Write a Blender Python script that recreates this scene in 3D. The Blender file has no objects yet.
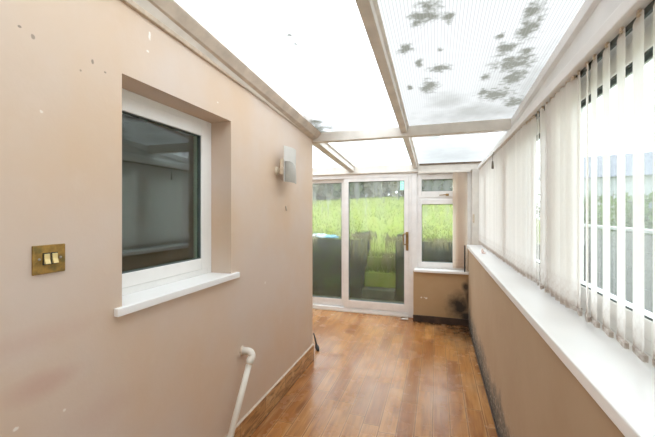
import bpy, bmesh, math, random
from mathutils import Vector, Matrix, noise
random.seed(7)
scene = bpy.context.scene
COL = scene.collection
PI = math.pi

# ------------------------------------------------------------------ helpers
class MB:
    """collects simple shapes, then links them as one mesh object"""
    def __init__(s): s.bm = bmesh.new()
    def box(s, x0, x1, y0, y1, z0, z1):
        v = [s.bm.verts.new(p) for p in ((x0,y0,z0),(x1,y0,z0),(x1,y1,z0),(x0,y1,z0),(x0,y0,z1),(x1,y0,z1),(x1,y1,z1),(x0,y1,z1))]
        for f in ((3,2,1,0),(4,5,6,7),(0,1,5,4),(1,2,6,5),(2,3,7,6),(3,0,4,7)): s.bm.faces.new([v[i] for i in f])
        return s
    def prism(s, poly, axis_fn0, axis_fn1):
        """poly: 2d points; the two functions put a 2d point on either end"""
        a = [s.bm.verts.new(axis_fn0(p)) for p in poly]; b = [s.bm.verts.new(axis_fn1(p)) for p in poly]
        n = len(poly)
        s.bm.faces.new(a[::-1]); s.bm.faces.new(b)
        for i in range(n): s.bm.faces.new((a[i], a[(i+1)%n], b[(i+1)%n], b[i]))
        return s
    def tube(s, pts, r, seg=14, cap=True):
        pts = [Vector(p) for p in pts]; rings = []
        rs = r if isinstance(r, (list, tuple)) else [r]*len(pts)
        up = None
        for i, p in enumerate(pts):
            t = (pts[min(i+1, len(pts)-1)] - pts[max(i-1, 0)]).normalized()
            if up is None:
                up = Vector((0,0,1)) if abs(t.z) < .9 else Vector((1,0,0))
            u = (up - t*up.dot(t)).normalized(); w = t.cross(u); up = u
            rings.append([s.bm.verts.new(p + (u*math.cos(2*PI*k/seg) + w*math.sin(2*PI*k/seg))*rs[i]) for k in range(seg)])
        for a, b in zip(rings, rings[1:]):
            for k in range(seg): s.bm.faces.new((a[k], a[(k+1)%seg], b[(k+1)%seg], b[k]))
        if cap: s.bm.faces.new(rings[0][::-1]); s.bm.faces.new(rings[-1])
        return s
    def lathe(s, prof, origin, axis='z', seg=24):
        rings = []
        for r, h in prof:
            ring = []
            for k in range(seg):
                c, q = r*math.cos(2*PI*k/seg), r*math.sin(2*PI*k/seg)
                p = {'z': (c,q,h), 'x': (h,c,q), 'y': (q,h,c)}[axis]
                ring.append(s.bm.verts.new(Vector(origin) + Vector(p)))
            rings.append(ring)
        for a, b in zip(rings, rings[1:]):
            for k in range(seg): s.bm.faces.new((a[k], a[(k+1)%seg], b[(k+1)%seg], b[k]))
        s.bm.faces.new(rings[0][::-1]); s.bm.faces.new(rings[-1])
        return s
    def quad(s, *p):
        s.bm.faces.new([s.bm.verts.new(q) for q in p]); return s
    def build(s, name, m, parent=None, bevel=0, smooth=False, kind=None, label=None):
        bmesh.ops.recalc_face_normals(s.bm, faces=s.bm.faces[:])
        me = bpy.data.meshes.new(name); s.bm.to_mesh(me); s.bm.free()
        o = bpy.data.objects.new(name, me); COL.objects.link(o)
        if m: me.materials.append(m)
        if smooth:
            for p in me.polygons: p.use_smooth = True
        if bevel:
            b = o.modifiers.new('bevel', 'BEVEL'); b.width = bevel; b.segments = 2; b.limit_method = 'ANGLE'; b.angle_limit = .7
        if parent:
            o.parent = parent; o.matrix_parent_inverse = parent.matrix_basis.inverted()
        if kind: o['kind'] = kind
        if label: o['label'] = label
        return o

def empty(name, loc=(0,0,0)):
    o = bpy.data.objects.new(name, None); COL.objects.link(o); o.location = loc; o.empty_display_size = .1
    return o
def tag(o, label=None, cat=None, group=None, kind=None):
    if label: o['label'] = label
    if cat: o['category'] = cat
    if group: o['group'] = group
    if kind: o['kind'] = kind
    return o

# ------------------------------------------------------------------ materials
class NT:
    def __init__(s, name):
        s.m = bpy.data.materials.new(name); s.m.use_nodes = True
        s.t = s.m.node_tree; s.t.nodes.clear()
        s.out = s.t.nodes.new('ShaderNodeOutputMaterial')
    def n(s, typ, ins=None, **props):
        nd = s.t.nodes.new('ShaderNode'+typ)
        for k, v in props.items(): setattr(nd, k, v)
        for k, v in (ins or {}).items():
            sock = nd.inputs[k]
            if isinstance(v, bpy.types.NodeSocket): s.t.links.new(v, sock)
            else: sock.default_value = v
        return nd
    def math(s, op, a, b=0.0, c=0.0, clamp=False):
        nd = s.n('Math', {0: a, 1: b, 2: c}, operation=op); nd.use_clamp = clamp; return nd.outputs[0]
    def mix(s, f, a, b, blend='MIX'):
        nd = s.n('Mix', data_type='RGBA', blend_type=blend)
        for i, v in ((0, f), (6, a), (7, b)):
            if isinstance(v, bpy.types.NodeSocket): s.t.links.new(v, nd.inputs[i])
            else: nd.inputs[i].default_value = v
        return nd.outputs[2]
    def obj(s): return s.n('TexCoord').outputs['Object']
    def noise(s, vec, scale, detail=4, rough=.55):
        return s.n('TexNoise', {'Vector': vec, 'Scale': scale, 'Detail': detail, 'Roughness': rough}).outputs['Fac']
    def ramp(s, f, a, b, lo=0.0, hi=1.0):
        return s.n('MapRange', {'Value': f, 'From Min': a, 'From Max': b, 'To Min': lo, 'To Max': hi}).outputs[0]
    def scale(s, vec, k): return s.n('VectorMath', {0: vec, 1: k}, operation='MULTIPLY').outputs[0]
    def spots(s, vec, pts, rag=.8, nscale=25, soft=.4):
        """a ragged stain round each (centre, radii, strength)"""
        nz = s.math('SUBTRACT', s.noise(vec, nscale, 5, .6), .5)
        tot = None
        for c, r, k in pts:
            d = s.n('VectorMath', {0: vec, 1: c}, operation='SUBTRACT').outputs[0]
            d = s.n('VectorMath', {0: d, 1: r}, operation='DIVIDE').outputs[0]
            l = s.n('VectorMath', {0: d}, operation='LENGTH').outputs['Value']
            l = s.math('ADD', l, s.math('MULTIPLY', nz, rag*2.2))
            v = s.ramp(l, 1.0, 1.0-soft, 0, k)
            tot = v if tot is None else s.math('MAXIMUM', tot, v)
        return tot
    def surf(s, sh):
        s.t.links.new(sh, s.out.inputs['Surface']); return s.m
    def principled(s, **ins):
        return s.n('BsdfPrincipled', {k.replace('_', ' '): v for k, v in ins.items()})

def C(r, g, b):
    f = lambda v: ((v/255+.055)/1.055)**2.4 if v/255 > .04045 else v/255/12.92
    return (f(r), f(g), f(b), 1)

def plain(name, col, rough=.5, var=.06, scale=12, metal=0, bump=0):
    n = NT(name); v = n.obj()
    nz = n.noise(v, scale)
    dark = tuple(c*(1-var*2) for c in col[:3])+(1,)
    lite = tuple(min(1, c*(1+var)) for c in col[:3])+(1,)
    c = n.mix(n.ramp(nz, .3, .7), dark, lite)
    p = n.principled(Base_Color=c, Roughness=rough, Metallic=metal)
    if bump:
        b = n.n('Bump', {'Height': n.noise(v, scale*6), 'Strength': bump, 'Distance': .002})
        n.t.links.new(b.outputs[0], p.inputs['Normal'])
    return n.surf(p.outputs[0])

def wall_paint(name, base, base2, dark_spots=(), white_spots=(), smear=(), damp=None, dark_soft=(.8,45,.4)):
    n = NT(name); v = n.obj()
    c = n.mix(n.ramp(n.noise(v, 1.6, 4), .35, .68), base, base2)
    c = n.mix(n.ramp(n.noise(v, 9, 5, .6), .55, .8, 0, .22), c, tuple(min(1, k*1.12) for k in base[:3])+(1,))
    if smear: c = n.mix(n.spots(v, smear, .7, 3.5, .9), c, C(190, 150, 134))
    if white_spots: c = n.mix(n.spots(v, white_spots, .8, 60), c, C(238, 232, 224))
    if dark_spots: c = n.mix(n.spots(v, dark_spots, *dark_soft), c, C(60, 50, 40))
    if damp: c = damp(n, v, c)
    p = n.principled(Base_Color=c, Roughness=.72)
    h = n.math('ADD', n.noise(v, 14, 3), n.math('MULTIPLY', n.noise(v, 90, 3), .25))
    b = n.n('Bump', {'Height': h, 'Strength': .10, 'Distance': .01})
    n.t.links.new(b.outputs[0], p.inputs['Normal'])
    return n.surf(p.outputs[0])

M = {}
M['paint'] = wall_paint('wall_paint', C(209, 191, 176), C(209, 182, 155),
    dark_spots=[((-1.2,.735,2.045),(.02,.006,.009),.5),((-1.2,.93,2.05),(.02,.007,.009),.6),((-1.2,.70,2.06),(.02,.006,.005),.6),((-1.2,.98,2.03),(.02,.005,.004),.6),
                ((-1.2,.885,2.00),(.02,.005,.005),.5)],
    white_spots=[((-1.2,.69,.85),(.02,.009,.008),.8),((-1.2,.83,.83),(.02,.006,.006),.7),((-1.2,1.19,2.27),(.02,.008,.02),.9),((-1.2,1.18,2.20),(.02,.01,.006),.8),
                 ((-1.2,2.25,.98),(.02,.008,.012),.8),((-1.2,1.68,2.13),(.02,.008,.005),.8),((-1.2,.76,1.82),(.02,.006,.005),.6)],
    smear=[((-1.2,.78,.95),(.1,.14,.05),.5),((-1.2,.72,1.1),(.1,.3,.05),.25),((-1.2,1.0,.75),(.1,.2,.1),.25)])
def damp_right(n, v, c):
    z = n.n('SeparateXYZ', {0: v}).outputs['Z']
    nz = n.noise(v, 7, 6, .65)
    lim = n.math('MULTIPLY_ADD', nz, .60, -.08)
    f = n.ramp(n.math('SUBTRACT', lim, z), -.06, .06)
    c = n.mix(n.math('MULTIPLY', f, n.ramp(n.noise(v, 22, 5), .3, .6, .5, 1)), c, C(108, 102, 92))
    lim2 = n.math('MULTIPLY_ADD', n.noise(v, 11, 6, .65), .34, -.055)
    c = n.mix(n.ramp(n.math('SUBTRACT', lim2, z), -.03, .05, 0, .85), c, C(76, 72, 66))
    fl = n.math('MULTIPLY', n.ramp(n.noise(v, 40, 3), .58, .64), n.ramp(z, .38, .16))
    return n.mix(n.math('MULTIPLY', fl, .7), c, C(200, 190, 175))
M['paint_right'] = wall_paint('wall_paint_damp_shaded', C(184, 160, 132), C(176, 150, 121), damp=damp_right)  # base browner than the left wall: backlit shade put into the colour
M['paint_far'] = wall_paint('wall_paint_mould_shaded', C(186, 158, 122), C(176, 146, 106),  # mould is real; the browner base carries the wall's shade in its colour
    dark_spots=[((.29,4.85,.26),(.21,.4,.22),1),((.36,4.85,.51),(.07,.4,.09),.95),((.37,4.85,.12),(.16,.4,.13),1),((.40,4.85,.36),(.08,.4,.3),.9)], dark_soft=(.35,12,.75),
    white_spots=[((-.205,4.85,.33),(.014,.1,.012),.9),((-.14,4.85,.325),(.02,.1,.014),.95),((-.165,4.85,.335),(.01,.1,.008),.8)])

def make_floor():
    n = NT('wood_vinyl'); v = n.obj()
    s = n.n('SeparateXYZ', {0: v})
    W, L = .118, .62
    xr = n.math('DIVIDE', n.math('ADD', s.outputs[0], .03), W)
    row = n.math('FLOOR', xr)
    rnd = n.n('TexWhiteNoise', {'W': row}, noise_dimensions='1D').outputs['Value']
    yr = n.math('ADD', n.math('DIVIDE', s.outputs[1], L), n.math('MULTIPLY', rnd, 7.31))
    pl = n.math('FLOOR', yr)
    idv = n.n('CombineXYZ', {0: row, 1: pl}).outputs[0]
    wn = n.n('TexWhiteNoise', {'Vector': idv}, noise_dimensions='3D')
    c = n.mix(wn.outputs['Value'], C(158, 100, 50), C(188, 132, 74))
    c = n.mix(n.ramp(n.n('TexWhiteNoise', {'Vector': n.scale(idv, (1.7, 2.3, 1))}).outputs['Value'], .75, 1.1), c, C(140, 86, 44))
    gv = n.n('VectorMath', {0: n.scale(v, (38, 3.2, 1)), 1: n.scale(wn.outputs['Color'], (30, 30, 30))}, operation='ADD').outputs[0]
    g = n.noise(gv, 1.0, 6, .6)
    c = n.mix(n.ramp(g, .48, .66, 0, .7), c, C(134, 80, 38))
    c = n.mix(n.ramp(g, .46, .26, 0, .4), c, C(222, 176, 118))
    kn = n.noise(n.scale(gv, (.25, .7, 1)), 1.1, 2)
    c = n.mix(n.ramp(kn, .66, .74, 0, .55), c, C(112, 66, 32))
    fx = n.math('FRACT', xr); fy = n.math('FRACT', yr)
    ex = n.math('MINIMUM', fx, n.math('SUBTRACT', 1, fx)); ey = n.math('MINIMUM', fy, n.math('SUBTRACT', 1, fy))
    e = n.math('MINIMUM', n.math('MULTIPLY', ex, W), n.math('MULTIPLY', ey, L))
    c = n.mix(n.ramp(e, .004, .001, 0, .75), c, C(104, 62, 30))
    c = n.mix(n.math('MULTIPLY', n.ramp(e, .004, .006), n.ramp(e, .012, .007, 0, .35)), c, C(226, 186, 132))
    c = n.mix(n.ramp(n.noise(n.scale(v, (1, .45, 1)), 3.0, 4), .48, .72, 0, .28), c, C(210, 182, 146))
    # dirt that has collected in the damp corner
    mp = n.spots(v, [((.42,4.65,0),(.5,.7,.2),.9),((.0,4.83,0),(.55,.16,.2),.8),((.43,3.9,0),(.09,1.4,.2),.6),((-.45,4.93,0),(.12,.07,.1),.6)], .7, 9, .8)
    c = n.mix(mp, c, C(58, 38, 24))
    p = n.principled(Base_Color=c, Roughness=n.ramp(n.noise(v, 5, 4), .3, .7, .18, .32))
    b = n.n('Bump', {'Height': n.math('ADD', n.ramp(e, 0, .003), n.math('MULTIPLY', n.noise(n.scale(v,(1,1,1)), 6, 2), .9)), 'Strength': .18, 'Distance': .003})
    n.t.links.new(b.outputs[0], p.inputs['Normal'])
    return n.surf(p.outputs[0])
M['floor'] = make_floor()

def make_skirt():
    n = NT('wood_vinyl_skirting'); v = n.obj()
    s = n.n('SeparateXYZ', {0: v})
    row = n.math('FLOOR', n.math('DIVIDE', n.math('ADD', s.outputs[2], .06), .118))
    pl = n.math('FLOOR', n.math('ADD', n.math('DIVIDE', s.outputs[1], .34), n.math('MULTIPLY', row, .43)))
    wn = n.n('TexWhiteNoise', {'Vector': n.n('CombineXYZ', {0: row, 1: pl}).outputs[0]})
    c = n.mix(wn.outputs['Value'], C(182, 134, 84), C(204, 160, 108))
    g = n.noise(n.scale(v, (1, 6, 45)), 1.0, 6, .6)
    c = n.mix(n.ramp(g, .47, .62, 0, .8), c, C(112, 68, 34))
    c = n.mix(n.ramp(s.outputs[2], .012, .006, 0, .8), c, C(58, 38, 24))
    c = n.mix(n.ramp(n.noise(n.scale(v, (1, 9, 14)), 1.0, 4), .60, .64, 0, .5), c, C(226, 190, 142))
    fy = n.math('FRACT', n.math('ADD', n.math('DIVIDE', s.outputs[1], .34), n.math('MULTIPLY', row, .43)))
    fz = n.math('FRACT', n.math('DIVIDE', n.math('ADD', s.outputs[2], .06), .118))
    c = n.mix(n.ramp(fy, .02, .008, 0, .7), c, C(84, 50, 26))
    c = n.mix(n.ramp(fz, .05, .02, 0, .6), c, C(96, 58, 30))
    p = n.principled(Base_Color=c, Roughness=.42)
    return n.surf(p.outputs[0])
M['skirt'] = make_skirt()
M['caulk'] = plain('white_caulk', C(208, 190, 170), .6, .1, 30)
M['upvc'] = plain('white_upvc', C(240, 238, 234), .32, .02, 8)
M['upvc_old'] = plain('aged_upvc', C(232, 226, 217), .38, .05, 9)
M['upvc_door'] = plain('door_upvc', C(240, 237, 234), .36, .035, 9)
M['sill'] = plain('sill_upvc', C(243, 242, 240), .3, .015, 5)
M['gasket'] = plain('rubber_gasket', C(84, 92, 90), .6, .05)
M['beam'] = plain('cream_beam', C(226, 219, 209), .5, .07, 7)
M['fascia'] = plain('white_fascia', C(244, 243, 242), .4, .04, 5)
M['dirty_plate'] = plain('dirty_plate', C(208, 194, 178), .6, .12, 9)
M['dark_wood'] = plain('mouldy_skirting', C(70, 52, 40), .6, .3, 14)
M['brass'] = None
def make_brass():
    n = NT('tarnished_brass'); v = n.obj()
    c = n.mix(n.ramp(n.noise(v, 40, 5), .35, .65), C(178, 140, 72), C(128, 104, 56))
    c = n.mix(n.ramp(n.noise(v, 23, 4), .55, .7, 0, .6), c, C(96, 98, 62))
    p = n.principled(Base_Color=c, Roughness=.45, Metallic=.55)
    return n.surf(p.outputs[0])
M['brass'] = make_brass()
M['gold'] = plain('polished_brass', C(158, 126, 76), .35, .1, 20, .7)
M['rocker'] = plain('brass_rocker', C(232, 210, 150), .35, .05, 30, .4)
M['black'] = plain('black_rubber', C(38, 34, 32), .5, .1)
M['pipe'] = plain('white_waste_pipe', C(234, 228, 216), .35, .03, 10)
M['cream_plastic'] = plain('cream_plastic', C(216, 200, 176), .45, .06, 14)
M['chrome'] = plain('brushed_chrome', C(170, 164, 154), .3, .06, 20, .75)
M['grey_plastic'] = plain('grey_plastic', C(120, 112, 100), .5, .08)
M['scrap'] = plain('dry_scrap', C(122, 84, 48), .8, .2, 40)
M['scrap_pale'] = plain('pale_scrap', C(214, 206, 196), .8, .1, 40)
M['pink'] = plain('dusty_pink_plastic', C(222, 196, 186), .6, .06, 40)
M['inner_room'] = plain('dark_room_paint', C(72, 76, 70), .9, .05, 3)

def make_glass(name, tint, mist=0.0, rough=0.0, streak=False, r0=.06):
    n = NT(name); v = n.obj()
    tr = n.n('BsdfTransparent', {'Color': tint})
    gl = n.n('BsdfGlossy', {'Color': (1,1,1,1), 'Roughness': rough})
    ge = n.n('NewGeometry')
    co = n.math('ABSOLUTE', n.n('VectorMath', {0: ge.outputs['Incoming'], 1: ge.outputs['Normal']}, operation='DOT_PRODUCT').outputs['Value'])
    fr = n.math('MULTIPLY_ADD', n.math('POWER', n.math('SUBTRACT', 1, co, 0, True), 5), 1-r0, r0, True)
    a = n.n('MixShader', {0: fr, 1: tr.outputs[0], 2: gl.outputs[0]}).outputs[0]
    if mist:
        d = n.n('BsdfDiffuse', {'Color': (.85,.87,.85,1)}); t = n.n('BsdfTranslucent', {'Color': (.9,.92,.9,1)})
        ms = n.n('MixShader', {0: .65, 1: d.outputs[0], 2: t.outputs[0]}).outputs[0]
        nz = n.noise(n.scale(v, (6, 6, 1.2) if streak else (3, 3, 2)), 1.6, 5, .6)
        mf = n.ramp(nz, .3, .7, mist*.45, mist*1.35)
        if streak: mf = n.math('MULTIPLY', mf, n.ramp(n.n('SeparateXYZ', {0: v}).outputs['Z'], .75, 1.7, .25, 1.9))
        a = n.n('MixShader', {0: mf, 1: a, 2: ms}).outputs[0]
    return n.surf(a)
M['glass'] = make_glass('clear_glass', (.90,.93,.91,1), .16)
M['glass_mist'] = make_glass('misted_glass', (.93,.95,.92,1), .15, streak=True)
M['glass_dark'] = make_glass('house_glass', (.62,.74,.66,1), .04, r0=.10)

def make_roof():
    n = NT('fluted_polycarbonate'); v = n.obj()
    s = n.n('SeparateXYZ', {0: v})
    P = [(-.036,1.600,.043,.043),(-.081,1.672,.041,.047),(-.029,1.672,.040,.039),(.053,1.695,.023,.039),(-.166,1.926,.033,.042),(-.102,2.103,.018,.037),
         (.017,2.199,.058,.040),(-.055,2.451,.053,.085),(.416,1.755,.042,.048),(.423,1.909,.048,.096),(.351,2.075,.045,.068),(.467,2.128,.030,.059),
         (.431,2.249,.104,.080),(.469,2.445,.061,.111),(.409,2.704,.092,.098),(.310,2.642,.029,.056),(.555,2.895,.063,.111),(.016,1.976,.016,.021),
         (.309,1.930,.021,.029),(.293,2.398,.026,.046),(-.178,2.427,.014,.033),(-.727,1.631,.017,.017),(-.730,1.717,.013,.018)]
    pts = [((x,y,2.30-.07*(y-3.25)),(rx*1.45,ry*1.55,.4),.97) for x,y,rx,ry in P]
    m1 = n.spots(n.scale(v,(1,1,1)), pts, 1.1, 24, .7)
    faint = [((.064,2.75,2.33),(.2,.25,.2),.4),((.45,2.5,2.35),(.25,.7,.2),.22),((.3,3.05,2.3),(.5,.28,.2),.45),((-1.15,3.15,2.32),(.42,.55,.4),1.0),((-1.24,2.4,2.35),(.12,.7,.2),.5),
             ((.2,4.6,2.2),(.5,.55,.2),.2),((.1,3.6,2.27),(.4,.25,.2),.2),((.58,2.6,2.35),(.07,.9,.2),.35),((-.8,4.8,2.2),(.5,.25,.2),.15)]
    m2 = n.spots(v, faint, .8, 6, .9)
    wav = n.math('SINE', n.math('MULTIPLY', s.outputs[0], 2*PI/.016))
    flute = n.ramp(wav, .2, 1, 0, 1)
    flute = n.math('ADD', n.math('MULTIPLY', n.math('SUBTRACT', flute, .5), n.ramp(s.outputs[1], 3.2, 1.8)), .5)
    stain = n.math('MAXIMUM', n.math('MULTIPLY', m1, n.ramp(flute, 0, 1, 1, .86)), m2)
    # the sheet over the right-hand bay is older and lets a little less light through
    old = n.math('MULTIPLY', n.ramp(s.outputs[0], -.31, -.29, 0, 1), n.ramp(s.outputs[1], 3.28, 3.30, 1, .45))
    tcol = n.mix(n.math('MULTIPLY', n.math('MULTIPLY', flute, old), .85), n.mix(old, (.97,.97,.97,1), (.37,.355,.335,1)), (.21,.20,.19,1))
    tcol = n.mix(stain, tcol, (.11,.105,.085,1))
    tcol2 = n.mix(stain, n.mix(n.math('MULTIPLY', flute, old), n.mix(old, (.93,.93,.92,1), (.39,.375,.355,1)), (.23,.222,.21,1)), (.11,.105,.085,1))
    tr = n.n('BsdfTransparent', {'Color': tcol}); tl = n.n('BsdfTranslucent', {'Color': tcol2})
    df = n.n('BsdfDiffuse', {'Color': n.mix(stain, (.8,.8,.79,1), (.22,.21,.18,1))})
    a = n.n('MixShader', {0: .55, 1: tr.outputs[0], 2: tl.outputs[0]}).outputs[0]
    a = n.n('MixShader', {0: .12, 1: a, 2: df.outputs[0]}).outputs[0]
    return n.surf(a)
M['roof'] = make_roof()

def make_fabric(name, col, tcol, stain=True, tfac=.45, weave_open=0):
    n = NT(name); v = n.obj()
    s = n.n('SeparateXYZ', {0: v})
    weave = n.noise(n.scale(v, (1, 260, 40)), 1, 2)
    c = n.mix(n.ramp(weave, .3, .7), tuple(k*.94 for k in col[:3])+(1,), col)
    if stain:
        nz = n.noise(v, 30, 5)
        f = n.math('MULTIPLY', n.ramp(s.outputs[2], .14, .0), n.ramp(nz, .40, .62))
        c = n.mix(n.math('MULTIPLY', f, .75), c, C(150, 112, 78))
    rn = n.ramp(n.n('ObjectInfo').outputs['Random'], 0, 1, 0, .20)  # per-object darkening imitates bands of weaker light through overlapping vanes
    c = n.mix(rn, c, tuple(k*.55 for k in col[:3])+(1,))
    d = n.n('BsdfDiffuse', {'Color': c}); t = n.n('BsdfTranslucent', {'Color': n.mix(.5, c, tcol)})
    a = n.n('MixShader', {0: tfac, 1: d.outputs[0], 2: t.outputs[0]}).outputs[0]
    if weave_open: a = n.n('MixShader', {0: weave_open, 1: a, 2: n.n('BsdfTransparent').outputs[0]}).outputs[0]
    return n.surf(a)
M['vane'] = make_fabric('cream_blind_fabric', C(252, 249, 245), C(250, 246, 240), True, .45, .03)
M['vane_pink'] = make_fabric('faded_blind_fabric', C(240, 226, 212), C(246, 232, 216), True, .55, .08)
M['frosted'] = make_fabric('frosted_glass', C(240, 238, 232), C(245, 243, 238), False, .35)

# outdoors
def make_grass(name, a, b, c_, thin=False):
    n = NT(name); v = n.obj()
    c = n.mix(n.ramp(n.noise(v, 1.3, 5), .35, .65), a, b)
    c = n.mix(n.ramp(n.noise(v, 6, 5, .7), .45, .7, 0, .8), c, c_)
    p = n.n('BsdfDiffuse', {'Color': c})
    if thin:
        return n.surf(n.n('MixShader', {0: .6, 1: p.outputs[0], 2: n.n('BsdfTranslucent', {'Color': c}).outputs[0]}).outputs[0])
    return n.surf(p.outputs[0])
M['grass'] = make_grass('lawn', C(122, 140, 58), C(138, 152, 70), C(150, 148, 88))
M['blade'] = make_grass('grass_blade', C(120, 140, 56), C(140, 154, 70), C(176, 168, 112), True)
M['straw'] = make_grass('dry_straw', C(150, 140, 98), C(126, 126, 78), C(166, 156, 118))
M['path'] = plain('mossy_paving', C(74, 80, 56), .9, .2, 4)
def make_blocks():
    n = NT('mossy_blocks'); v = n.obj()
    s = n.n('SeparateXYZ', {0: v})
    bv = n.n('CombineXYZ', {0: n.math('ADD', s.outputs[0], s.outputs[1]), 1: s.outputs[2]}).outputs[0]
    br = n.n('TexBrick', {'Vector': bv, 'Color1': C(44, 49, 32), 'Color2': C(56, 58, 42), 'Mortar': C(46, 46, 38), 'Scale': 1.0, 'Mortar Size': .012, 'Brick Width': .44, 'Row Height': .215})
    c = n.mix(n.ramp(n.noise(v, 5, 5), .45, .7, 0, .7), br.outputs['Color'], C(70, 84, 44))
    c = n.mix(n.ramp(n.noise(v, 11, 5), .6, .75, 0, .5), c, C(128, 124, 104))
    up = n.n('SeparateXYZ', {0: n.n('NewGeometry').outputs['Normal']}).outputs['Z']
    c = n.mix(n.ramp(up, .5, .8), c, C(92, 108, 48))
    p = n.n('BsdfDiffuse', {'Color': c})
    return n.surf(p.outputs[0])
M['blocks'] = make_blocks()
M['leaf_grey'] = make_grass('bare_hedge', C(176, 172, 152), C(152, 152, 128), C(192, 186, 172), True)
M['leaf_green'] = make_grass('evergreen', C(84, 106, 62), C(108, 128, 80), C(130, 146, 100), True)
M['twig'] = plain('twigs', C(110, 96, 80), .9, .2, 8)
M['fence'] = plain('grey_fence', C(128, 130, 124), .8, .12, 6)
M['fence_cap'] = plain('pale_fence_cap', C(176, 178, 176), .7, .05, 6)
M['render'] = plain('pale_render', C(160, 163, 168), .85, .04, 2)
M['slate'] = plain('slate_roof', C(112, 116, 126), .8, .06, 3)
M['pane'] = plain('house_pane', C(96, 106, 122), .25, .06, 2)
M['teal'] = plain('teal_paint', C(150, 212, 204), .5, .05, 5)
M['tarp'] = plain('pale_tarp', C(200, 216, 222), .6, .1, 9)
M['tarp_blue'] = plain('blue_plastic', C(120, 176, 196), .5, .1, 9)

# ------------------------------------------------------------------ room shell
def roof_z(y): return 2.30-.07*(y-3.25)
XL, XR, YF, YB = -1.2, .395, 5.0, -1.3
S = 'structure'
MB().box(-2.55, .70, YB, 5.14, -.1, 0).build('floor', M['floor'], kind=S)

w = MB()
oy0, oy1, oz0, oz1 = 1.052, 1.813, 1.09, 2.055
X0, TOP = -1.44, 2.75
w.box(X0, XL, YB, oy0, 0, TOP); w.box(X0, XL, oy1, 3.25, 0, TOP)
w.box(X0, XL, oy0, oy1, 0, oz0); w.box(X0, XL, oy0, oy1, oz1, TOP)
w.build('wall_left', M['paint'], kind=S)
MB().box(-2.55, X0, 3.05, 3.25, 0, 2.75).build('wall_side', M['paint'], kind=S)
MB().box(-2.65, -2.55, 3.05, 5.14, 0, 2.4).build('wall_nook', M['paint'], kind=S)
MB().box(-1.44, .70, YB-.1, YB, 0, 2.75).build('wall_back', M['paint'], kind=S)
MB().box(XR, .68, YB, 5.14, 0, 1.038).build('wall_right', M['paint_right'], kind=S)
MB().box(-.31, XR, 4.85, 5.14, 0, .678).build('wall_far', M['paint_far'], kind=S)
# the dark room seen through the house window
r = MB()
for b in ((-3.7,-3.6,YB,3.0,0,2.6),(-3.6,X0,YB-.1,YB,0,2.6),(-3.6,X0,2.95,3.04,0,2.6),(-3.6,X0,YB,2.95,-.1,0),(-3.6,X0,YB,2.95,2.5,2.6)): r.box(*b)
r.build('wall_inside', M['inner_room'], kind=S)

# skirtings
MB().box(XL, XL+.012, YB, 3.262, 0, .158).box(-1.35, XL+.012, 3.25, 3.262, 0, .158).build('baseboard_left', M['skirt'], bevel=.002, kind=S)
MB().prism([(0,.158),(.012,.158),(.003,.167),(0,.167)], lambda p: (XL+p[0], YB, p[1]), lambda p: (XL+p[0], 3.26, p[1])).build('trim_1', M['caulk'], kind=S)
MB().box(-.315, XR, 4.828, 4.85, 0, .088).build('baseboard_far', M['dark_wood'], bevel=.004, kind=S)
MB().box(XR-.010, XR, YB, 4.828, 0, .022).build('baseboard_right', M['dark_wood'], bevel=.003, kind=S)

# ------------------------------------------------------------------ roof
def sheet():
    b = MB()
    poly = [(XL-.0,YB),(.72,YB),(.72,5.2),(-2.6,5.2),(-2.6,3.25),(XL,3.25)]
    b.prism(poly, lambda p: (p[0],p[1],roof_z(p[1])+.001), lambda p: (p[0],p[1],roof_z(p[1])+.013))
    return b
# one sheet: upper face left off so that light crosses it once, edge kept
b = bmesh.new()
poly = [(XL,YB),(.72,YB),(.72,5.2),(-2.6,5.2),(-2.6,3.25),(XL,3.25)]
b.faces.new([b.verts.new((x,y,roof_z(y)+.004)) for x,y in poly])
me = bpy.data.meshes.new('ceiling'); b.to_mesh(me); b.free(); me.materials.append(M['roof'])
o = bpy.data.objects.new('ceiling', me); COL.objects.link(o); o['kind'] = S

def bar(name, m, prof, y0, y1, slope=roof_z, bevel=.003, parent=None):
    """a bar running down the roof; prof in (x, height under the sheet)"""
    return MB().prism(prof, lambda p: (p[0], y0, slope(y0)+p[1]), lambda p: (p[0], y1, slope(y1)+p[1])).build(name, m, parent, bevel=bevel, kind=S if not parent else None)
def tee(x, w1, w2, d):   # flange under the sheet with a deeper web
    return [(x-w2,0),(x-w2,-.014),(x-w1,-.020),(x-w1,-d),(x+w1,-d),(x+w1,-.020),(x+w2,-.014),(x+w2,0)]
bar('trim_2', M['beam'], tee(-.292,.028,.045,.062), YB, 3.25)
bar('trim_3', M['beam'], tee(-.292,.028,.045,.062), 3.33, 4.97)
bar('trim_4', M['beam'], tee(-1.215,.042,.062,.078), 3.33, 4.97)
# cross beam at the corner of the house
MB().prism([(3.25,2.205),(3.33,2.205),(3.33,roof_z(3.33)),(3.25,roof_z(3.25))], lambda p: (-1.25,p[0],p[1]), lambda p: (.60,p[0],p[1])).build('trim_5', M['beam'], bevel=.005, kind=S)
MB().box(-2.55,-1.25,3.25,3.33,2.205,2.29).build('trim_6', M['beam'], kind=S)
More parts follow.
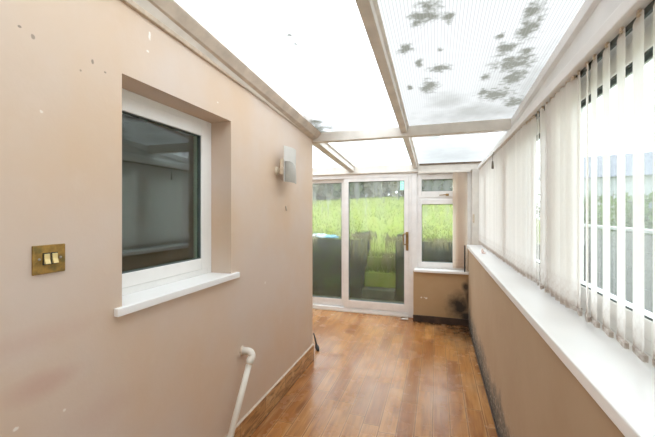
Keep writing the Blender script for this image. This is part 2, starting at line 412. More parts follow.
# far wall plate over the doors, two steps
MB().prism([(4.97,2.056),(5.14,2.056),(5.14,roof_z(5.14)),(4.97,roof_z(4.97))], lambda p: (-2.55,p[0],p[1]), lambda p: (.60,p[0],p[1])).build('trim_7', M['beam'], bevel=.004, kind=S)
MB().box(-2.55,.56,4.945,4.97,2.062,2.088).build('trim_8', M['beam'], bevel=.004, kind=S)
M['shade_strip'] = plain('roof_shade_line', C(116, 98, 80), .7, .2, 12)  # dark colour for the shadow line between roof and plate
MB().prism([(4.955,-.026),(4.972,-.026),(4.972,-.004),(4.955,-.004)], lambda p: (-.235,p[0],roof_z(p[0])+p[1]), lambda p: (.598,p[0],roof_z(p[0])+p[1])).build('added_roof_shade_strip', M['shade_strip'], kind=S)  # thin strip added to draw that shadow, no real part
# lean-to plate and gutter-like lip along the house wall
def lip_z(y): return 2.372-.058*(y-1.1)
bar('trim_9', M['dirty_plate'], [(XL,-.005),(XL,-.075),(XL+.055,-.055),(XL+.095,-.012),(XL+.095,-.005)], YB, 3.25)
bar('trim_10', M['beam'], [(XL,.035),(XL,-.012),(XL+.018,-.012),(XL+.052,.030),(XL+.060,.050),(XL+.060,.062),(XL+.046,.062),(XL+.040,.050),(XL+.018,.035)], .95, 3.27, lip_z, .002)
def strip_z(y): return 2.342-.042*(y-1.08)
bar('trim_11', M['caulk'], [(XL,0),(XL+.016,0),(XL+.022,.018),(XL,.026)], .93, 1.95, strip_z, .002)
# scrap of the same profile sticking out past the end of the lip
MB().tube([(XL+.012,.86,2.325),(XL+.02,.93,2.335),(XL+.022,1.0,2.350)], .012, 8).build('trim_12', M['caulk'], kind=S)
# right-hand header: face, groove, lower moulding
def hdr(poly, name, m, y0=YB, y1=4.97):
    def end(y):
        return lambda p: (p[0], y, min(p[1], roof_z(y)))
    return MB().prism(poly, end(y0), end(y1)).build(name, m, bevel=.003, kind=S)
MB().prism([(.62,2.115),(.70,2.115),(.70,None),(.62,None)], lambda p: (p[0],YB,roof_z(YB)-.002 if p[1] is None else p[1]), lambda p: (p[0],5.14,roof_z(5.14)-.002 if p[1] is None else p[1])).build('trim_13', M['fascia'], bevel=.003, kind=S)
MB().prism([(.622,-.075),(.622,-.0),(.604,-.0),(.598,-.012),(.598,-.066)], lambda p: (p[0],YB,roof_z(YB)+p[1]), lambda p: (p[0],4.6,roof_z(4.6)+p[1])).build('trim_14', M['fascia'], bevel=.003, kind=S)
MB().prism([(.62,2.118),(.572,2.118),(.566,2.130),(.575,2.150),(.600,2.172),(.62,2.178)], lambda p: (p[0],YB,p[1]), lambda p: (p[0],4.95,p[1])).build('trim_15', M['fascia'], bevel=.002, kind=S)
# corner post between far wall and long window, and post between door and small window
MB().box(.445,.70,4.93,5.10,.70,2.06).build('trim_16', M['upvc_old'], bevel=.004, kind=S)
MB().box(-.345,-.268,4.975,5.10,0,2.056).build('trim_17', M['upvc_door'], bevel=.005, kind=S)

# ------------------------------------------------------------------ house window (left)
win = empty('window_1', (-1.37, 1.43, 1.13)); win['kind'] = S
def ring(x0, x1, y0, y1, z0, z1, t, t_b=None):
    t_b = t_b or t
    return MB().box(x0,x1,y0,y0+t,z0,z1).box(x0,x1,y1-t,y1,z0,z1).box(x0,x1,y0+t,y1-t,z0,z0+t_b).box(x0,x1,y0+t,y1-t,z1-t,z1)
fx = -1.335
ring(fx-.065, fx-.006, oy0, oy1, 1.124, oz1, .040).build('window_frame', M['upvc'], win, bevel=.003)
sash = ring(fx-.060, fx, oy0+.034, oy1-.034, 1.157, oz1-.034, .066).build('sash', M['upvc'], win, bevel=.004)
ring(fx-.030, fx-.008, oy0+.098, oy1-.098, 1.221, oz1-.098, .006).build('gasket', M['gasket'], sash)
MB().box(fx-.046,fx-.022,oy0+.1,oy1-.1,1.223,oz1-.1).build('pane', M['glass_dark'], sash)
MB().prism([(-1.40,oy0),(XL,oy0),(XL,1.015),(-1.177,1.015),(-1.177,1.876),(XL,1.876),(XL,oy1),(-1.40,oy1)], lambda p: (p[0],p[1],1.09), lambda p: (p[0],p[1],1.124)).build('window_sill', M['sill'], win, bevel=.004)

# ------------------------------------------------------------------ sliding door
door = empty('door_1', (-1.3, 5.03, 0)); door['kind'] = S
f = MB()
dx0, dx1 = -2.40, -.345
f.box(dx0,dx0+.05,4.985,5.11,0,2.056).box(dx1-.034,dx1,4.985,5.11,0,2.056).box(dx0+.05,dx1-.034,4.985,5.11,2.0,2.056).box(dx0+.05,dx1-.034,4.985,5.11,0,.058)
f.build('door_frame', M['upvc_door'], door, bevel=.004)
MB().box(dx0+.05,dx1-.034,4.972,4.986,0,.022).build('threshold_strip', M['upvc_old'], door, bevel=.003)
def panel(x0, x1, y0, y1, z0, z1, sl, sr, top, bot, handle=False):
    p = MB().box(x0,x0+sl,y0,y1,z0,z1).box(x1-sr,x1,y0,y1,z0,z1).box(x0+sl,x1-sr,y0,y1,z0,z0+bot).box(x0+sl,x1-sr,y0,y1,z1-top,z1)
    p = p.build('door_panel', M['upvc_door'], door, bevel=.005)
    g = .005
    q = MB().box(x0+sl,x0+sl+g,y0+.006,y1-.006,z0+bot,z1-top).box(x1-sr-g,x1-sr,y0+.006,y1-.006,z0+bot,z1-top)
    q.box(x0+sl,x1-sr,y0+.006,y1-.006,z0+bot,z0+bot+g).box(x0+sl,x1-sr,y0+.006,y1-.006,z1-top-g,z1-top).build('gasket', M['gasket'], p)
    ym = y1-.009
    MB().quad((x0+sl,ym,z0+bot),(x1-sr,ym,z0+bot),(x1-sr,ym,z1-top),(x0+sl,ym,z1-top)).build('pane', M['glass_mist'], p)
    return p
panel(dx0+.05, -1.318, 5.052, 5.098, .062, 2.0, .07, .075, .055, .105)
pr = panel(-1.338, dx1-.036, 4.992, 5.038, .066, 2.0, .072, .066, .050, .112)
h = MB().box(-.424,-.388,4.982,4.993,.95,1.215)
h = h.build('handle', M['gold'], pr, bevel=.003, label='tarnished brass pull handle')
g = MB().tube([(-.404,4.984,1.19),(-.404,4.955,1.19),(-.43,4.945,1.19),(-.452,4.945,1.185),(-.456,4.945,1.17),(-.456,4.945,1.06),(-.452,4.945,1.045),(-.43,4.945,1.04),(-.404,4.955,1.04),(-.404,4.984,1.04)], .0085, 10)
g.build('grip', M['gold'], h, smooth=True)
MB().lathe([(.011,0),(.011,.012),(.006,.016)], (-.406,4.983,.985), 'y', 12).build('key_cylinder', M['gold'], h)

# ------------------------------------------------------------------ small far window
w2 = empty('window_2', (.06, 5.03, .71)); w2['kind'] = S
f = MB(); x0, x1 = -.268, .445
f.box(x0,x0+.03,4.99,5.06,.712,2.056).box(x1-.03,x1,4.99,5.06,.712,2.056).box(x0+.03,x1-.03,4.99,5.06,.712,.745).box(x0+.03,x1-.03,4.99,5.06,2.02,2.056).box(x0+.03,x1-.03,4.99,5.06,1.665,1.715)
f.build('window_frame', M['upvc_door'], w2, bevel=.004)
def sash2(z0, z1, zg0, zg1):
    s = MB().box(x0+.022,-.205,4.982,5.04,z0,z1).box(x1-.075,x1-.022,4.982,5.04,z0,z1).box(-.205,x1-.075,4.982,5.04,z0,zg0).box(-.205,x1-.075,4.982,5.04,zg1,z1)
    s = s.build('sash', M['upvc_door'], w2, bevel=.004)
    MB().box(-.205,-.200,4.988,5.03,zg0,zg1).box(-.205,x1-.075,4.988,5.03,zg0,zg0+.005).box(-.205,x1-.075,4.988,5.03,zg1-.005,zg1).build('gasket', M['gasket'], s)
    MB().quad((-.205,5.01,zg0),(x1-.075,5.01,zg0),(x1-.075,5.01,zg1),(-.205,5.01,zg1)).build('pane', M['glass_mist'], s)
    return s
sash2(.735, 1.675, .800, 1.608)
sf = sash2(1.705, 2.030, 1.790, 1.955)
hd = MB().box(.115,.155,4.972,4.984,1.722,1.752).build('handle', M['gold'], sf, bevel=.003, label='brass casement handle')
MB().tube([(.135,4.975,1.738),(.135,4.955,1.738),(.10,4.952,1.737),(.03,4.952,1.730)], [.008,.008,.007,.006], 10).build('lever', M['gold'], hd, smooth=True)
s = MB().box(-.30,.405,4.81,4.99,.680,.712).build('window_sill', M['sill'], w2, bevel=.004)

# ------------------------------------------------------------------ long right-hand window
w3 = empty('window_3', (.63, 2, 1.075)); w3['kind'] = S
MB().box(.366,.62,YB,4.80,1.038,1.075).build('window_sill', M['sill'], w3, bevel=.004)
f = MB()
f.box(.60,.67,YB,4.93,1.075,1.125).box(.60,.67,YB,4.93,2.045,2.115)
muls = [-1.27, -.05, 1.98, 3.15, 4.32, 4.90]
for y in muls: f.box(.60,.67,y-.035,y+.035,1.125,2.045)
f.build('window_frame', M['upvc'], w3, bevel=.004)
for a, c in zip(muls, muls[1:]):
    y0, y1 = a+.028, c-.028
    s = MB().box(.594,.655,y0,y0+.062,1.118,2.052).box(.594,.655,y1-.062,y1,1.118,2.052).box(.594,.655,y0+.062,y1-.062,1.118,1.180).box(.594,.655,y0+.062,y1-.062,1.984,2.052)
    s = s.build('sash', M['upvc'], w3, bevel=.004)
    if y1-.062 > y0+.08:
        MB().box(.600,.604,y0+.062,y1-.062,1.178,1.186).box(.600,.606,y0+.062,y1-.062,1.976,1.985).box(.612,.618,y0+.062,y1-.062,1.966,1.984).build('gasket', M['gasket'], s)
        MB().quad((.625,y0+.062,1.18),(.625,y1-.062,1.18),(.625,y1-.062,1.984),(.625,y0+.062,1.984)).build('pane', M['glass'], s)

# ------------------------------------------------------------------ vertical blinds
def vane_mesh(name, wd, ht, m):
    """a hanging fabric strip with a shoulder at the top and a curved section; local origin at the foot, width along y"""
    bm = bmesh.new(); rows = []
    cols = 6
    zs = [(0,1),(.02,1),(ht*.3,1),(ht*.6,1),(ht-.03,1),(ht-.006,1),(ht,.8),(ht+.002,.25),(ht+.012,.20)]
    for z, k in zs:
        rows.append([bm.verts.new((.006*(1-(2*i/cols-1)**2)*k, wd*(i/cols-.5)*k, z)) for i in range(cols+1)])
    for a, b2 in zip(rows, rows[1:]):
        for i in range(cols): bm.faces.new((a[i],a[i+1],b2[i+1],b2[i]))
    me = bpy.data.meshes.new(name); bm.to_mesh(me); bm.free(); me.materials.append(m)
    for p in me.polygons: p.use_smooth = True
    return me
def weight_mesh(wd):
    b = MB().box(-.0025,.0095,-wd/2+.004,wd/2-.004,.003,.020)
    o = b.build('bottom_weight', M['vane']); me = o.data; bpy.data.objects.remove(o); return me
def hanger_mesh():
    b = MB().box(-.002,.006,-.009,.009,-.004,.016).box(0,.004,-.004,.004,.016,.030)
    o = b.build('hanger', M['cream_plastic']); me = o.data; bpy.data.objects.remove(o); return me
HT = .962
vm, wm, hm = vane_mesh('vane', .089, HT, M['vane']), weight_mesh(.089), hanger_mesh()
bl = empty('vertical_blind', (.54, 2.8, 2.06))
tag(bl, 'long cream vertical blind hanging along the whole right-hand window above the white sill', 'blind')
MB().box(.512,.566,.3,4.88,2.066,2.112).build('headrail', M['fascia'], bl, bevel=.004)
MB().box(.550,.560,.32,4.86,2.046,2.067).build('track_shade', M['gasket'], bl, label='dark strip standing in for the shade between the vane tops')  # dark strip added behind the vane tops as shade under the headrail
VX = .54
def hang(me, x, y, z0, ang, parent, sub=True, tilt=0):
    v = bpy.data.objects.new('vane', me); COL.objects.link(v)
    v.parent = parent; v.matrix_parent_inverse = parent.matrix_basis.inverted()
    v.location = (x, y, z0); v.rotation_euler = (tilt, 0, -ang)
    if sub:
        for nm, mm, dz in (('bottom_weight', wm, 0), ('hanger', hm, HT+.004)):
            c = bpy.data.objects.new(nm, mm); COL.objects.link(c); c.parent = v; c.location = (0,0,dz)
    return v
D = math.radians
vys = []
y = .42
while y < 1.50: vys.append((y, D(10 + random.uniform(-1.5,1.5)))); y += .0955
for k, (yy, a) in enumerate([(1.535,17),(1.615,13),(1.672,-18),(1.73,-22),(1.80,-20),(1.875,-16),(1.95,-10),(2.03,24),(2.10,30),(2.20,14),(2.28,-6),(2.345,-12)]): vys.append((yy, D(a)))
y = 2.42
while y < 4.86: vys.append((y, D(-26 + random.uniform(-6,6)))); y += .0735
for yy, a in vys: hang(vm, VX, yy, 1.09, a, bl, True, random.uniform(-.002,.002))

b2 = empty('vertical_blind', (.29, 4.93, 2.05))
tag(b2, 'narrow faded pink-beige vertical blind gathered at the right of the small far window', 'blind')
MB().box(-.25,.43,4.912,4.944,2.034,2.062).build('headrail', M['upvc_old'], b2, bevel=.003)
vm2 = vane_mesh('vane', .089, 1.29, M['vane_pink'])
for k in range(6):
    v = hang(vm2, .245+.021*k+.0, 4.930-.003*(k%2), .742, D(78-3*k), b2, False)

# pull cord toggle near the far end
t = MB().lathe([(.004,.075),(.007,.07),(.010,.03),(.011,.005),(.006,0)], (.497,3.53,1.905), 'z', 12)
pc = empty('pull_cord', (.497,3.53,2.06)); tag(pc, 'short dark pull cord hanging from the blind headrail near the far end', 'cord')
t.build('toggle', M['grey_plastic'], pc, smooth=True)
MB().tube([(.505,3.53,2.066),(.499,3.53,2.03),(.497,3.53,1.975)], .0022, 6).build('string', M['grey_plastic'], pc)
cl = empty('cord_cleat', (.47,4.925,1.42)); tag(cl, 'small beige cleat on the corner post beside the far end of the blind', 'cleat')
MB().box(.455,.475,4.918,4.93,1.36,1.47).build('base', M['cream_plastic'], cl, bevel=.003)
MB().tube([(.465,4.92,1.445),(.465,4.90,1.45),(.465,4.898,1.475)], .005, 8).build('horn', M['cream_plastic'], cl, smooth=True)
MB().tube([(.465,4.92,1.385),(.465,4.90,1.38),(.465,4.898,1.355)], .005, 8).build('horn', M['cream_plastic'], cl, smooth=True)
# end of a cord on the sill
tag(MB().tube([(.47,3.80,1.083),(.455,3.78,1.085),(.442,3.79,1.087),(.44,3.83,1.10),(.447,3.87,1.112),(.455,3.90,1.10),(.462,3.90,1.083)], [.005,.009,.011,.010,.008,.007,.005], 8).build('cord_tassel', M['pink'], smooth=True),
    'small pinkish cord end lying on the white sill below the far vanes', 'cord')

# ------------------------------------------------------------------ things on the left wall
sw = empty('light_switch', (XL, .78, 1.348)); tag(sw, 'square tarnished brass double light switch on the pink wall left of the window', 'light switch')
pl = MB().box(XL, XL+.007, .731, .829, 1.302, 1.394).build('faceplate', M['brass'], sw, bevel=.002)
for yy in (.769, .793):
    MB().box(XL+.006,XL+.009,yy-.0105,yy+.0105,1.331,1.369).build('rocker_surround', M['black'], sw)
    MB().prism([(0,1.334),(.012,1.334),(.006,1.350),(.006,1.366),(0,1.366)], lambda p, y=yy: (XL+.007+p[0], y-.0078, p[1]), lambda p, y=yy: (XL+.007+p[0], y+.0078, p[1])).build('rocker', M['rocker'], sw, bevel=.001, label='bright brass rocker')
for yy in (.749, .813):
    MB().lathe([(.0042,0),(.0042,.001),(.002,.0018)], (XL+.0068,yy,1.35), 'x', 12).build('screw', M['chrome'], sw)

la = empty('wall_lamp', (XL, 2.46, 1.84)); tag(la, 'wall lamp with white glass panel and silver arch on the pink wall near the corner', 'lamp')
MB().lathe([(.034,0),(.034,.010),(.026,.020)], (XL,2.43,1.82), 'x', 24).build('backplate', M['cream_plastic'], la, smooth=False, bevel=.003)
MB().tube([(XL+.015,2.43,1.82),(XL+.04,2.43,1.818),(XL+.052,2.43,1.83)], .012, 12).build('arm', M['cream_plastic'], la, smooth=True)
MB().lathe([(.020,-.045),(.022,-.040),(.022,-.01),(.026,-.006),(.026,.004),(.019,.01),(.019,.075),(.010,.08)], (XL+.052,2.43,1.835), 'z', 20).build('lamp_holder', M['cream_plastic'], la, smooth=False, bevel=.002)
# the panel: slightly bowed glass sheet standing off the wall
pb = MB(); ny = 10; py0, py1, pz0, pz1 = 2.405, 2.635, 1.735, 2.012
def bow(t): return XL+.080+.022*(1-(2*t-1)**2)
prof = [(bow(i/ny), py0+(py1-py0)*i/ny) for i in range(ny+1)] + [(bow(i/ny)-.005, py0+(py1-py0)*i/ny) for i in range(ny, -1, -1)]
pb.prism(prof, lambda p: (p[0],p[1],pz0), lambda p: (p[0],p[1],pz1)).build('lamp_shade', M['frosted'], la)
ab = MB(); f0 = []; 
for i in range(13):
    t = i/12
    yy = py0+.006+(py1-py0-.012)*t
    tt = (yy-py0)/(py1-py0)
    zt = pz0+.012+.150*math.sqrt(max(0, 1-((tt-.22)/.80)**2))
    f0.append((yy, tt, zt))
for (ya, ta, za), (yb, tb, zb) in zip(f0, f0[1:]):
    A, B = bow(ta)+.0005, bow(tb)+.0005
    v = [ab.bm.verts.new(p) for p in ((A,ya,pz0),(B,yb,pz0),(B,yb,zb),(A,ya,za),(A+.004,ya,pz0),(B+.004,yb,pz0),(B+.004,yb,zb),(A+.004,ya,za))]
    for q in ((4,5,6,7),(0,1,5,4),(2,3,7,6),(3,2,1,0)): ab.bm.faces.new([v[i] for i in q])
ab.build('arch_plate', M['chrome'], la, label='silver arched plate')
MB().tube([(XL+.052,2.44,1.81),(XL+.078,2.455,1.80)], .006, 8).build('bracket', M['chrome'], la)

tag(MB().tube([(XL,2.60,1.545),(XL+.006,2.60,1.543),(XL+.008,2.60,1.51)], [.006,.006,.004], 8).build('wall_hook', M['dirty_plate'], smooth=True),
    'tiny brown hook on the pink wall below the lamp', 'hook')

# waste pipe
wp = empty('waste_pipe', (XL, 1.937, .6)); tag(wp, 'white plastic waste pipe leaving the pink wall and slanting down to the floor', 'pipe')
e0, e1 = Vector((XL+.075,1.93,.598)), Vector((XL+.062,1.60,.02))
dn = (e1-e0).normalized()
MB().tube([e0+dn*.03, e0+dn*.3, e1], .0185, 20).build('pipe', M['pipe'], wp, smooth=True)
eb = [Vector((XL-.005,1.937,.603)), Vector((XL+.045,1.937,.605))]
for i in range(1, 7):
    a = i/7*PI/2; eb.append(Vector((XL+.045+.034*math.sin(a), 1.937-.012*(1-math.cos(a)), .605-.034*(1-math.cos(a)))))
eb += [e0+dn*.045, e0+dn*.062]
MB().tube(eb, .0235, 20).build('elbow', M['pipe'], wp, smooth=True)
MB().tube([e0+dn*.058, e0+dn*.066], .0245, 20).build('collar', M['cream_plastic'], wp, label='thin joint ring')
MB().lathe([(.031,0),(.031,.004),(.024,.010)], (XL,1.937,.603), 'x', 20).build('wall_flange', M['caulk'], wp)

# black cable at the corner
tag(MB().tube([(-1.215,3.47,.012),(-1.235,3.50,.022),(-1.25,3.52,.030),(-1.262,3.53,.06),(-1.275,3.535,.11),(-1.292,3.535,.17)], [.012,.022,.020,.010,.008,.006], 10).build('cable_stub', M['black'], smooth=True),
    'short black cable end standing up from the floor just past the house wall corner', 'cable')

# two thin upright tubes, black and pale, in the gap by the far corner
for xx, m, lab in ((.348, 'black', 'thin black upright tube between the small window sill and the long sill'), (.374, 'pipe', 'thin pale upright tube just right of the black one in the far corner')):
    tag(MB().tube([(xx,4.835,.712),(xx,4.835,.9),(xx,4.835,1.06)], .0085, 10).build('corner_upright', M[m], smooth=True), lab, 'pipe')

# crumbs of debris by the door
def scrap(x, y, s, m, label):
    bm = bmesh.new(); bmesh.ops.create_icosphere(bm, subdivisions=2, radius=1)
    for v in bm.verts:
        k = 1+.5*noise.noise(v.co*1.7+Vector((x*9,y*9,0)))
        v.co = Vector((x+v.co.x*s*k*1.5, y+v.co.y*s*k*.8, s*.30+v.co.z*s*.32*k))
    zmin = min(v.co.z for v in bm.verts)
    for v in bm.verts: v.co.z -= zmin
    b = MB(); b.bm.free(); b.bm = bm
    return tag(b.build('debris_scrap', m, smooth=True), label, 'debris')
scrap(-.43, 4.86, .034, M['scrap_pale'], 'small pale scrap on the floor in front of the sliding door handle side')
scrap(-.46, 4.945, .020, M['scrap'], 'small brown dry scrap on the floor against the door threshold')

# ------------------------------------------------------------------ outdoors
def ground_z(x, y):
    if y < 6.45: return -.12
    k = min(1, max(0, (y-6.52)/1.2))
    z = .99 + 1.22*min(1, (y-6.45)/9.0)**.8 + .05*min(0, x+2.5)*min(1, (y-6.45)/5)
    z += k*(.06*noise.noise(Vector((x*.6,y*.6,0))) + .12*noise.noise(Vector((x*.2,y*.2,3))) - .05*max(0, x+.5))
    z -= .62*math.exp(-((x+1.04)/.46)**4)*min(1, max(0, (8.6-y)/1.5))
    return z
MB().box(-14.5, 2.4, 5.14, 9.0, -.3, -.12).box(.7, 2.4, -4, 5.14, -.3, -.12).build('ground', M['path'], kind=S)
bm = bmesh.new(); nx, ny2 = 81, 60; gv = []
for j in range(ny2+1):
    row = []
    for i in range(nx+1):
        x = -14+16.2*i/nx; yy = 6.515 + (max(0, j-1)/ny2)**1.5*32 + (.004 if j else 0)
        row.append(bm.verts.new((x, yy, ground_z(x, yy) - (.14 if j == 0 else 0))))
    gv.append(row)
for j in range(ny2):
    for i in range(nx):
        xm = (gv[j][i].co.x+gv[j][i+1].co.x)/2; ym = (gv[j][i].co.y+gv[j+1][i].co.y)/2
        if -1.4 < xm < -.6 and ym < 7.0: continue
        bm.faces.new((gv[j][i],gv[j][i+1],gv[j+1][i+1],gv[j+1][i]))
b = MB(); b.bm.free(); b.bm = bm
tag(b.build('lawn_bank', M['grass'], smooth=True), 'green grass bank rising behind the retaining wall outside the doors', 'lawn')
# grass blades: uncountable
def blades(name, pts, h, wd, m, droop=None):
    bm = bmesh.new()
    for (x, y, z) in pts:
        a = random.uniform(0, 2*PI); hh = h*random.uniform(.6,1.3); ww = wd*random.uniform(.7,1.3)
        dx, dy = math.cos(a)*ww, math.sin(a)*ww
        lx, ly = random.uniform(-.5,.5)*hh, random.uniform(-.5,.5)*hh
        if droop: 
            p = [(x-dx,y-dy,z),(x+dx,y+dy,z),(x+lx*.4+dx,y-.10+ly*.2,z+hh*.25),(x+lx*.4-dx,y-.10+ly*.2,z+hh*.25),(x+lx,y-.16+ly*.2,z-hh)]
            v = [bm.verts.new(q) for q in p]; bm.faces.new((v[0],v[1],v[2],v[3])); bm.faces.new((v[3],v[2],v[4]))
        else:
            v = [bm.verts.new(q) for q in ((x-dx,y-dy,z-.01),(x+dx,y+dy,z-.01),(x+lx,y+ly,z+hh))]; bm.faces.new(v)
    b = MB(); b.bm.free(); b.bm = bm
    return b.build(name, m)
pts = []
for _ in range(20000):
    yy = 6.5+11*random.random()**1.6; x = random.uniform(-.45*yy-1, min(2.1,.14*yy+1.2))
    if -1.42 < x < -.66 and yy < 7.05: continue
    pts.append((x, yy, ground_z(x, yy)))
tag(blades('grass', pts, .055, .009, M['blade']), 'long green grass growing over the bank', 'grass', kind='stuff')
# retaining wall, in two lengths either side of the steps, with returns
MB().box(-12,-1.36,6.30,6.56,-.12,.98).box(-1.50,-1.36,6.56,7.3,-.12,1.10).build('retaining_wall', M['blocks'], bevel=.01)
tag(bpy.data.objects['retaining_wall'], 'dark mossy block retaining wall left of the garden steps', 'wall')
o = MB().box(-.72,2.2,6.30,6.56,-.12,.98).box(-.72,-.58,6.56,7.3,-.12,1.08).build('retaining_wall', M['blocks'], bevel=.01)
tag(o, 'dark mossy block retaining wall right of the garden steps and behind the small window', 'wall')
st = empty('garden_steps', (-1.04,6.4,-.12)); tag(st, 'overgrown garden steps climbing between the two dark retaining walls', 'steps')
for k in range(3):
    MB().box(-1.35,-.73,6.31+.26*k,6.31+.26*(k+1)+(.2 if k == 2 else 0),-.12,.06+.27*k).build('step', M['grass'] if k else M['path'], st, bevel=.02)
pts = [(random.uniform(-1.34,-.74), 6.30+.26*k+random.uniform(.0,.26), .06+.27*k) for k in range(1,3) for _ in range(140)]
tag(blades('grass', pts, .12, .011, M['blade']), 'tufts of grass covering the garden steps', 'grass', kind='stuff')
def tuft(x, y, z, n, label, h=.4):
    p = [(x+random.gauss(0,.13), y-abs(random.gauss(0,.02)), z+random.uniform(-.02,.03)) for _ in range(n)]
    return tag(blades('dry_grass', p, h, .008, M['straw'], True), label, 'grass')
tuft(-1.30,6.295,1.0,60,'dry straw-coloured grass hanging over the wall end left of the steps', .5)
tuft(-.70,6.295,.98,45,'dry straw-coloured grass hanging over the wall end right of the steps', .3)
tuft(.05,6.295,.98,70,'dry grass stems hanging over the wall behind the small far window', .16)
tuft(-1.0,7.0,ground_z(-1.0,7.0)-.05,70,'dry straw grass drooping at the top of the overgrown steps', .35)
tuft(-.82,6.8,.62,50,'dry straw grass on the steps close to the right-hand wall', .3)
tuft(-2.45,6.295,1.0,40,'dry grass hanging over the wall below the pale sheet', .22)
# crumpled sheet on the wall
def crumple(name, cx, cy, cz, sx, sy, sz, m):
    bm = bmesh.new(); bmesh.ops.create_icosphere(bm, subdivisions=4, radius=1)
    for v in bm.verts:
        n_ = noise.noise(v.co*2.2+Vector((cx,cy,0)))*.5+noise.noise(v.co*5+Vector((cx,0,cy)))*.25
        v.co = Vector((cx+v.co.x*sx*(1+n_), cy+v.co.y*sy*(1+n_*.5), cz+max(v.co.z*sz*(1+n_), -.2*sz)))
    zmin = min(v.co.z for v in bm.verts)
    for v in bm.verts: v.co.z += cz-zmin
    b = MB(); b.bm.free(); b.bm = bm
    return b.build(name, m, smooth=True)
tag(crumple('plastic_sheet', -2.22,6.41,.995,.17,.09,.06,M['tarp']), 'crumpled pale plastic sheet lying on the dark retaining wall', 'sheet')
tag(crumple('plastic_bag', -1.98,6.40,.995,.13,.08,.045,M['tarp_blue']), 'small blue plastic bag on the retaining wall right of the pale sheet', 'bag')
# clothes post
cp = empty('clothes_post', (-1.36,13,2.0)); tag(cp, 'thin dark clothes post standing at the top of the grass bank', 'post')
MB().tube([(-1.36,13,1.75),(-1.36,13,4.2)], .022, 10).build('pole', M['gasket'], cp, smooth=True)
MB().tube([(-1.5,13,4.15),(-.6,13,4.15)], .015, 8).build('crossbar', M['gasket'], cp, smooth=True)
cb = MB(); cps = [(-1.31+.05*i, 13+.03*math.sin(i*1.3)) for i in range(9)]
cb.prism([(x, y-.006) for x, y in cps]+[(x, y+.006) for x, y in cps[::-1]], lambda p: (p[0],p[1],2.32), lambda p: (p[0],p[1],4.13))
tag(cb.build('laundry_cloth', M['teal'], smooth=False), 'pale turquoise cloth hanging beside the thin dark post on the bank', 'cloth')

def shrub(name, x, y, z, rx, ry, h, m, label, n=900, twigs=60, group=None, leaf=.05, boxy=1):
    root = empty(name, (x,y,z)); tag(root, label, 'shrub', group)
    tb = MB()
    for _ in range(twigs):
        a = random.uniform(0,2*PI); r = random.random()**.5
        tip = Vector((x+rx*r*math.cos(a), y+ry*r*math.sin(a), z+h*random.uniform(.6,1.05)))
        base = Vector((x+rx*.4*r*math.cos(a), y+ry*.4*r*math.sin(a), z-.15))
        mid = base.lerp(tip,.5)+Vector((random.gauss(0,.06),random.gauss(0,.06),.05))
        tb.tube([base,mid,tip], [.018,.010,.004], 4, cap=False)
    tb.build('stems', M['twig'], root)
    bm = bmesh.new()
    for _ in range(n):
        a = random.uniform(0,2*PI); u = random.random()**.4; ph = math.acos(random.uniform(-1,1))
        lump = 1+.25*noise.noise(Vector((math.cos(a)*2+x,math.sin(a)*2+y,ph*2)))
        sp = math.sin(ph)**boxy
        c = Vector((x+rx*u*lump*sp*math.cos(a), y+ry*u*lump*sp*math.sin(a), z+h*.5+h*.52*u*lump*math.cos(ph)))
        c.z = max(c.z, z+.02)
        q = Matrix.Rotation(random.uniform(0,6.3),3,'Z') @ Matrix.Rotation(random.uniform(0,3.1),3,'X')
        s = leaf*random.uniform(.6,1.4)
        bm.faces.new([bm.verts.new(c+q@Vector(p)*s) for p in ((-.5,-1,0),(.5,-1,0),(.7,.2,.1),(0,1,0),(-.7,.2,.1))])
    b = MB(); b.bm.free(); b.bm = bm
    b.build('foliage', m, root)
    return root
hz = [(-8.2,15.6),(-6.7,15.2),(-5.3,15.8),(-3.9,15.3),(-2.5,15.7),(-1.2,15.2),(.1,15.6),(1.3,15.3)]
for i, (x, y) in enumerate(hz):
    shrub('hedge_shrub', x, y, ground_z(x,y), .80, .7, 2.3+.5*random.random(), M['leaf_grey'] if i % 3 else M['leaf_green'],
          'bare grey-brown hedge shrub in the row at the top of the grass bank' if i % 3 else 'greener shrub in the hedge row at the top of the grass bank', 3200, 60, 'hedge shrubs at the top of the bank', .085, .35)
for i, (x, y) in enumerate([(-9,18.5),(-6.2,18.8),(-3.6,18.4),(-1.0,18.7),(1.4,18.4)]):
    shrub('garden_tree', x, y, ground_z(x,y), 1.22, 1.1, 3.6, M['leaf_grey'], 'tall hazy grey shrub standing behind the hedge row beyond the grass bank', 3000, 60, 'tall shrubs behind the hedge', .11, .4)
# outside the long window: fence, shrubs, houses
fe = empty('garden_fence', (2.3,6,-.12)); tag(fe, 'low grey horizontal board fence outside the long window', 'fence')
for k in range(6):
    MB().box(2.28,2.305,1.5,13,-.02+.21*k,.183+.21*k).build('board', M['fence'], fe, bevel=.004)
for k in range(7):
    MB().box(2.305,2.38,1.55+1.85*k,1.63+1.85*k,-.12,1.26).build('post', M['fence'], fe, bevel=.004)
MB().box(2.25,2.40,1.45,13.05,1.26,1.30).build('cap_rail', M['fence_cap'], fe, bevel=.006, label='pale cap rail')
MB().box(2.4,40,-4,60,-.3,-.12).build('ground_far', M['grass'], kind=S)
for i, (x, y, h, lab) in enumerate([(3.9,5.6,1.7,'green shrub behind the grey fence nearest the camera'),(3.9,8.3,1.9,'green shrub second along behind the grey fence'),(4.3,11.1,2.1,'green shrub third along behind the grey fence'),(4.2,14.0,2.3,'green shrub farthest along behind the grey fence')]):
    shrub('garden_shrub', x, y, -.12, 1.1, 1.2, h, M['leaf_green'], lab, 1500, 40, 'shrubs behind the grey fence', .07)
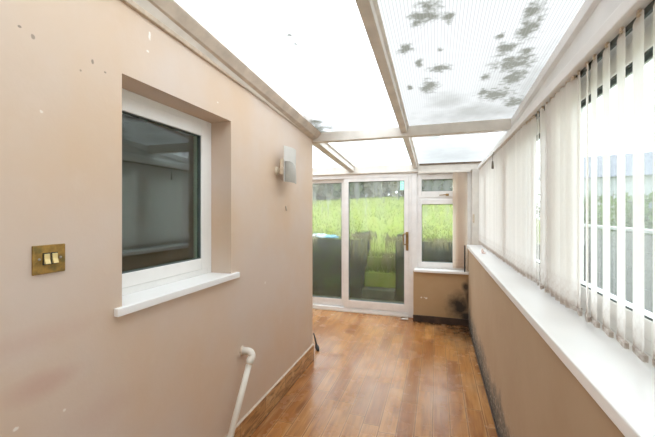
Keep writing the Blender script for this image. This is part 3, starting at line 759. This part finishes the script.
def house(x, y, w_, d, h, rot, label):
    root = empty('house', (0,0,0)); tag(root, label, 'house')
    MB().box(-w_/2,w_/2,-d/2,d/2,-.2,h).build('walls', M['render'], root)
    MB().prism([(-d/2-.3,h-.05),(d/2+.3,h-.05),(0,h+1.7)], lambda p: (-w_/2-.3,p[0],p[1]), lambda p: (w_/2+.3,p[0],p[1])).build('roof', M['slate'], root)
    for cx in (-w_*.32, 0, w_*.32):
        for z in (.9, 2.9 if h > 4 else None):
            if z is None: continue
            f_ = MB().box(cx-.65,cx+.65,-d/2-.06,-d/2,z,z+1.3).build('window', M['fence_cap'], root)
            MB().box(cx-.57,cx-.04,-d/2-.08,-d/2-.06,z+.08,z+1.22).box(cx+.04,cx+.57,-d/2-.08,-d/2-.06,z+.08,z+1.22).build('pane', M['pane'], f_)
    MB().box(w_*.25,w_*.25+.8,-.3,.3,h+.8,h+2.4).build('chimney', M['render'], root)
    root.location = (x,y,0); root.rotation_euler = (0,0,rot)
    return root
house(12.0,27,9,7,3.6,-.35,'pale rendered bungalow with grey roof beyond the shrubs')
house(19.5,37,10,7,4.9,-.3,'farther pale house with grey roof and two rows of windows')

# ------------------------------------------------------------------ camera, sky, exposure
cd = bpy.data.cameras.new('camera'); cam = bpy.data.objects.new('camera', cd); COL.objects.link(cam)
cam.location = (0,0,1.5); cam.rotation_euler = (PI/2, 0, math.atan(109.5/342))
cd.sensor_width = 36; cd.lens = 36*342/655; cd.shift_y = -6.5/655; cd.clip_start = .02; cd.clip_end = 300
scene.camera = cam

wd = bpy.data.worlds.new('overcast'); scene.world = wd; wd.use_nodes = True
t = wd.node_tree; t.nodes.clear()
out = t.nodes.new('ShaderNodeOutputWorld'); bg = t.nodes.new('ShaderNodeBackground')
tc = t.nodes.new('ShaderNodeTexCoord'); sx = t.nodes.new('ShaderNodeSeparateXYZ'); mr = t.nodes.new('ShaderNodeMapRange')
mx = t.nodes.new('ShaderNodeMix'); mx.data_type = 'RGBA'
t.links.new(tc.outputs['Generated'], sx.inputs[0]); t.links.new(sx.outputs[2], mr.inputs[0])
mr.inputs[1].default_value = 0; mr.inputs[2].default_value = .6
t.links.new(mr.outputs[0], mx.inputs[0])
mx.inputs[6].default_value = (.90,.985,1.06,1); mx.inputs[7].default_value = (.90,.985,1.06,1)
t.links.new(mx.outputs[2], bg.inputs[0]); bg.inputs[1].default_value = 3.2
t.links.new(bg.outputs[0], out.inputs[0])

vs = scene.view_settings
scene.display_settings.display_device = 'sRGB'
vs.view_transform = 'Standard'; vs.look = 'None'; vs.exposure = 0.18; vs.gamma = 1.0; vs.use_curve_mapping = False
